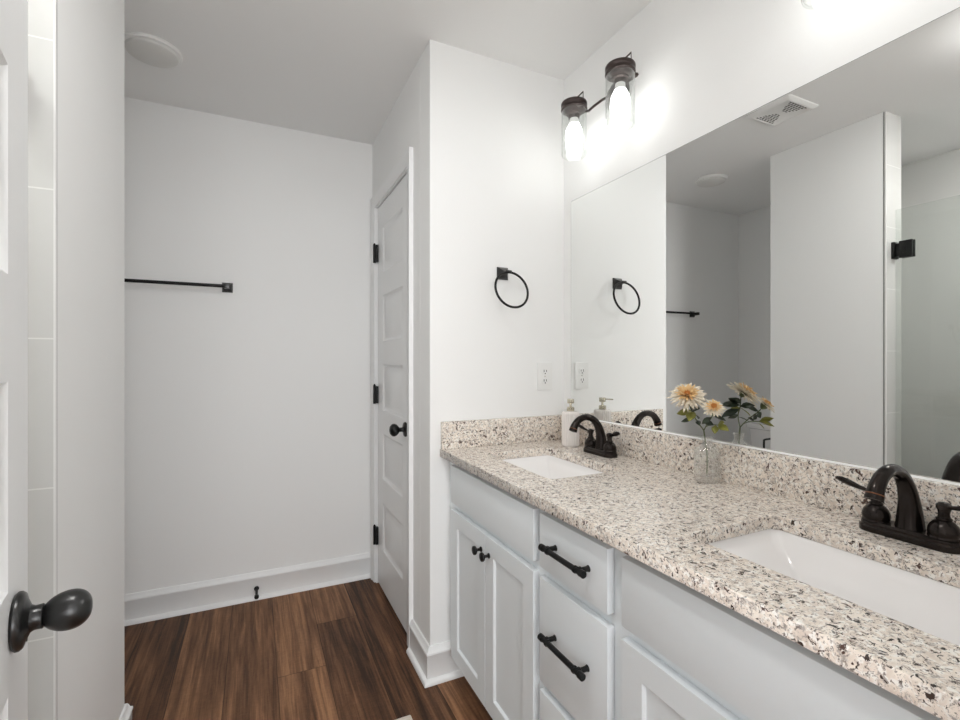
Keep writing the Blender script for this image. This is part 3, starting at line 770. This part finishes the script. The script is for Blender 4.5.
m = MB(); pyramid_plate(m, (-0.585,YP+0.0003,0.725), (0,1,0), 0.048, 0.028); m.build('mount', BLACK, tp)
MB().tube(spline([(-0.585,YP+0.026,0.725),(-0.585,YP+0.070,0.725),(-0.565,YP+0.082,0.725),(-0.45,YP+0.082,0.725),(-0.437,YP+0.082,0.712),(-0.437,YP+0.082,0.672)],5),0.006,12).build('arm', BLACK, tp)

# floor register
fr = thing('floor_register', (0.42,1.44,0.0005), 'light almond floor register at the bottom edge near the vanity', 'floor vent')
m = MB(); m.loops([rrect(0.345+i,0.482-i,1.27+i,1.577-i,0.004,z,3) for i,z in ((0,0.0005),(0.0,0.003),(0.006,0.007),(0.018,0.007),(0.019,0.005))], False, True, True, True); m.build('frame', ALMOND, fr)
m = MB()
for k_ in range(18):
    y = 1.297+k_*0.0148
    m.box((0.368,y,0.0052),(0.459,y+0.006,0.0058))
m.build('slots', DARKGAP, fr)

# ================================================================== SOAP DISPENSER
so = thing('soap_dispenser', (1.131,1.550,CT), 'ribbed white soap dispenser with metal pump beside the far faucet', 'soap dispenser')
m = MB(); m.lathe([(0.030,0.0006),(0.0325,0.003),(0.0335,0.010),(0.0335,0.128),(0.0325,0.134),(0.028,0.138),(0.010,0.139)], (1.131,1.550,CT), (0,0,1), 144, rib=0.0011, ribn=24); m.build('bottle', RIBW, so)
m = MB(); m.lathe([(0.0145,0.1385),(0.0150,0.140),(0.0150,0.152),(0.0125,0.155),(0.006,0.156),(0.0048,0.158),(0.0048,0.170)], (1.131,1.550,CT), (0,0,1), 28); cp = m.build('collar', CHAMP, so)
m = MB(); m.lathe([(0.0065,0.169),(0.0130,0.1695),(0.0135,0.171),(0.0135,0.185),(0.0128,0.1865),(0.002,0.187)], (1.131,1.550,CT), (0,0,1), 28)
dd = V((-0.43,-0.90,0)); p0 = V((1.131,1.550,CT+0.181))
m.tube([p0, p0+dd*0.030, p0+dd*0.046], 0.0026, 10); m.build('pump_head', CHAMP, so)

# ================================================================== VASE AND FLOWERS
vc = V((1.1440,0.931,CT))
va = thing('glass_vase', vc, 'small clear ribbed glass bottle vase on the countertop', 'vase')
m = MB()
m.lathe([(0.029,0.0006),(0.0325,0.003),(0.0332,0.012),(0.0328,0.017)], vc, (0,0,1), 96, True, False)
m.lathe([(0.0326,0.017),(0.0326,0.078),(0.0315,0.086),(0.0270,0.094),(0.0180,0.101),(0.0135,0.106),(0.0125,0.112),(0.0125,0.118),(0.0150,0.1235),(0.0165,0.1255),(0.0150,0.1275),(0.0120,0.126),(0.0105,0.118),(0.0105,0.108),(0.016,0.098),(0.028,0.084),(0.0296,0.076),(0.0296,0.020),(0.001,0.018)], vc, (0,0,1), 120, False, False, rib=0.0011, ribn=22)
m.build('bottle', VASEG, va)

fl = thing('artificial_flowers', vc+V((0,0,0.02)), 'peach and cream artificial dahlia stem standing in the glass vase', 'flowers')
f1 = V((1.0915,0.952,1.123)); f2 = V((1.104,0.878,1.094)); fork = V((1.135,0.934,1.024))
m = MB()
m.tube(spline([vc+V((0.004,0.004,0.022)),vc+V((0.002,0.001,0.07)),fork],5), 0.0019, 8)
n1 = V((-0.46,-0.40,0.74)).normalized(); n2 = V((-0.42,-0.46,0.74)).normalized()
m.tube(spline([fork,(1.122,0.950,1.055),(1.108,0.953,1.082),f1-n1*0.014],5), 0.0016, 8)
m.tube(spline([fork,(1.128,0.915,1.048),(1.118,0.893,1.070),f2-n2*0.010],5), 0.0015, 8)
m.tube(spline([(1.132,0.926,1.035),(1.128,0.905,1.044),(1.126,0.880,1.046)],4), 0.0011, 8)
m.build('stem', STEM, fl)
random.seed(4)
def blossom(c, n_, R, layers):
    q = V((0,0,1)).rotation_difference(n_)
    m = MB()
    for (num, r0, r1, lift0, lift1, wid, mi) in layers:
        for i in range(num):
            a = 2*PI*(i+random.uniform(-0.25,0.25))/num + num*0.37
            rr = r1*random.uniform(0.86,1.08); ll = lift1*random.uniform(0.75,1.3)+random.uniform(-0.0015,0.0015)
            dr = V((math.cos(a),math.sin(a),0)); tn = V((-math.sin(a),math.cos(a),0)); rows = []
            for k_, wf in ((0,0.35),(0.3,0.8),(0.6,1.0),(0.85,0.75),(1.0,0.12)):
                rad_ = r0+(rr-r0)*k_; z = lift0+(ll-lift0)*k_ - 0.10*R*k_*k_*0.3
                wd = wid*wf; cen = dr*rad_+V((0,0,z))
                rows.append([c+q@(cen-tn*wd+V((0,0,0.0016*wf))), c+q@cen, c+q@(cen+tn*wd+V((0,0,0.0016*wf)))])
            m.loops(rows, True, False, mi=mi)
    o = m.build('blossom', [PETW,PETP,PETO], fl, weld=False)
    md = o.modifiers.new('thick','SOLIDIFY'); md.thickness = 0.0006
    m = MB(); m.lathe([(0.004,-0.016),(0.009,-0.010),(0.012,-0.003),(0.006,0.001)], c, n_, 16); m.build('calyx', STEM, o)
    m = MB()
    for i in range(16):
        a = i*2.4; r = 0.0012*math.sqrt(i)*1.5; p = c+q@V((r*math.cos(a),r*math.sin(a),0.004)); m.lathe([(0.0012,0),(0.0016,0.006),(0.0005,0.009)],p,n_,6)
    m.build('center', PETO, o)
blossom(f1, n1, 0.052, [(24,0.006,0.053,-0.004,-0.010,0.0036,0),(22,0.006,0.049,-0.002,0.000,0.0036,0),(20,0.006,0.042,0.000,0.009,0.0034,0),(18,0.005,0.033,0.002,0.015,0.0030,1),(15,0.004,0.025,0.003,0.019,0.0028,1),(12,0.003,0.016,0.004,0.019,0.0024,1),(8,0.002,0.008,0.004,0.015,0.0018,2)])
blossom(f2, n2, 0.031, [(20,0.005,0.031,-0.002,-0.003,0.0030,0),(18,0.004,0.027,0.000,0.005,0.0028,0),(15,0.003,0.021,0.002,0.010,0.0026,1),(12,0.003,0.014,0.003,0.012,0.0022,1),(8,0.002,0.007,0.003,0.011,0.0016,2)])
def leaf(base, tip, wid, nrm_, mat):
    b0, t0 = V(base), V(tip); d = t0-b0; nn = V(nrm_).normalized(); sd_ = d.cross(nn).normalized(); nn = sd_.cross(d).normalized(); rows = []
    for k_, wf in ((0,0.06),(0.12,0.35),(0.3,0.85),(0.5,1.0),(0.68,0.8),(0.86,0.4),(1,0.03)):
        c = b0+d*k_+nn*(0.18*d.length*k_*(1-k_))
        rows.append([c-sd_*wid*wf+nn*0.12*wid*wf, c, c+sd_*wid*wf+nn*0.12*wid*wf])
    m = MB(); m.loops(rows, True, False)
    o = m.build('leaf', mat, fl, weld=False); md = o.modifiers.new('thick','SOLIDIFY'); md.thickness = 0.0005
CAMD = (-0.75,-0.6,0.5)
leaf((1.112,0.953,1.078),(1.098,0.995,1.066),0.011,CAMD,LEAFY)
leaf((1.112,0.953,1.080),(1.082,0.938,1.052),0.014,CAMD,LEAFY)
leaf((1.110,0.953,1.082),(1.096,0.915,1.088),0.012,CAMD,LEAFD)
leaf((1.120,0.951,1.058),(1.112,0.992,1.042),0.007,CAMD,LEAFD)
leaf((1.124,0.947,1.052),(1.108,0.925,1.040),0.007,CAMD,LEAFD)
leaf((1.104,0.953,1.090),(1.148,0.962,1.108),0.014,(0.8,0.2,0.4),LEAFD)
leaf((1.106,0.953,1.086),(1.150,0.990,1.085),0.013,(0.8,0.2,0.4),LEAFD)
leaf((1.112,0.953,1.075),(1.162,0.975,1.050),0.012,(0.7,-0.3,0.5),LEAFD)
leaf((1.116,0.890,1.074),(1.152,0.905,1.088),0.010,(0.8,0.1,0.5),LEAFD)
leaf((1.116,0.890,1.072),(1.140,0.868,1.058),0.008,(0.7,0.1,0.5),LEAFD)
leaf((1.119,0.897,1.066),(1.104,0.915,1.046),0.008,CAMD,LEAFD)
leaf((1.126,0.882,1.046),(1.110,0.850,1.058),0.009,CAMD,LEAFY)
leaf((1.126,0.882,1.046),(1.118,0.843,1.036),0.010,CAMD,LEAFY)
leaf((1.127,0.890,1.045),(1.108,0.878,1.024),0.009,CAMD,LEAFY)
leaf((1.127,0.895,1.044),(1.118,0.922,1.052),0.008,CAMD,LEAFD)
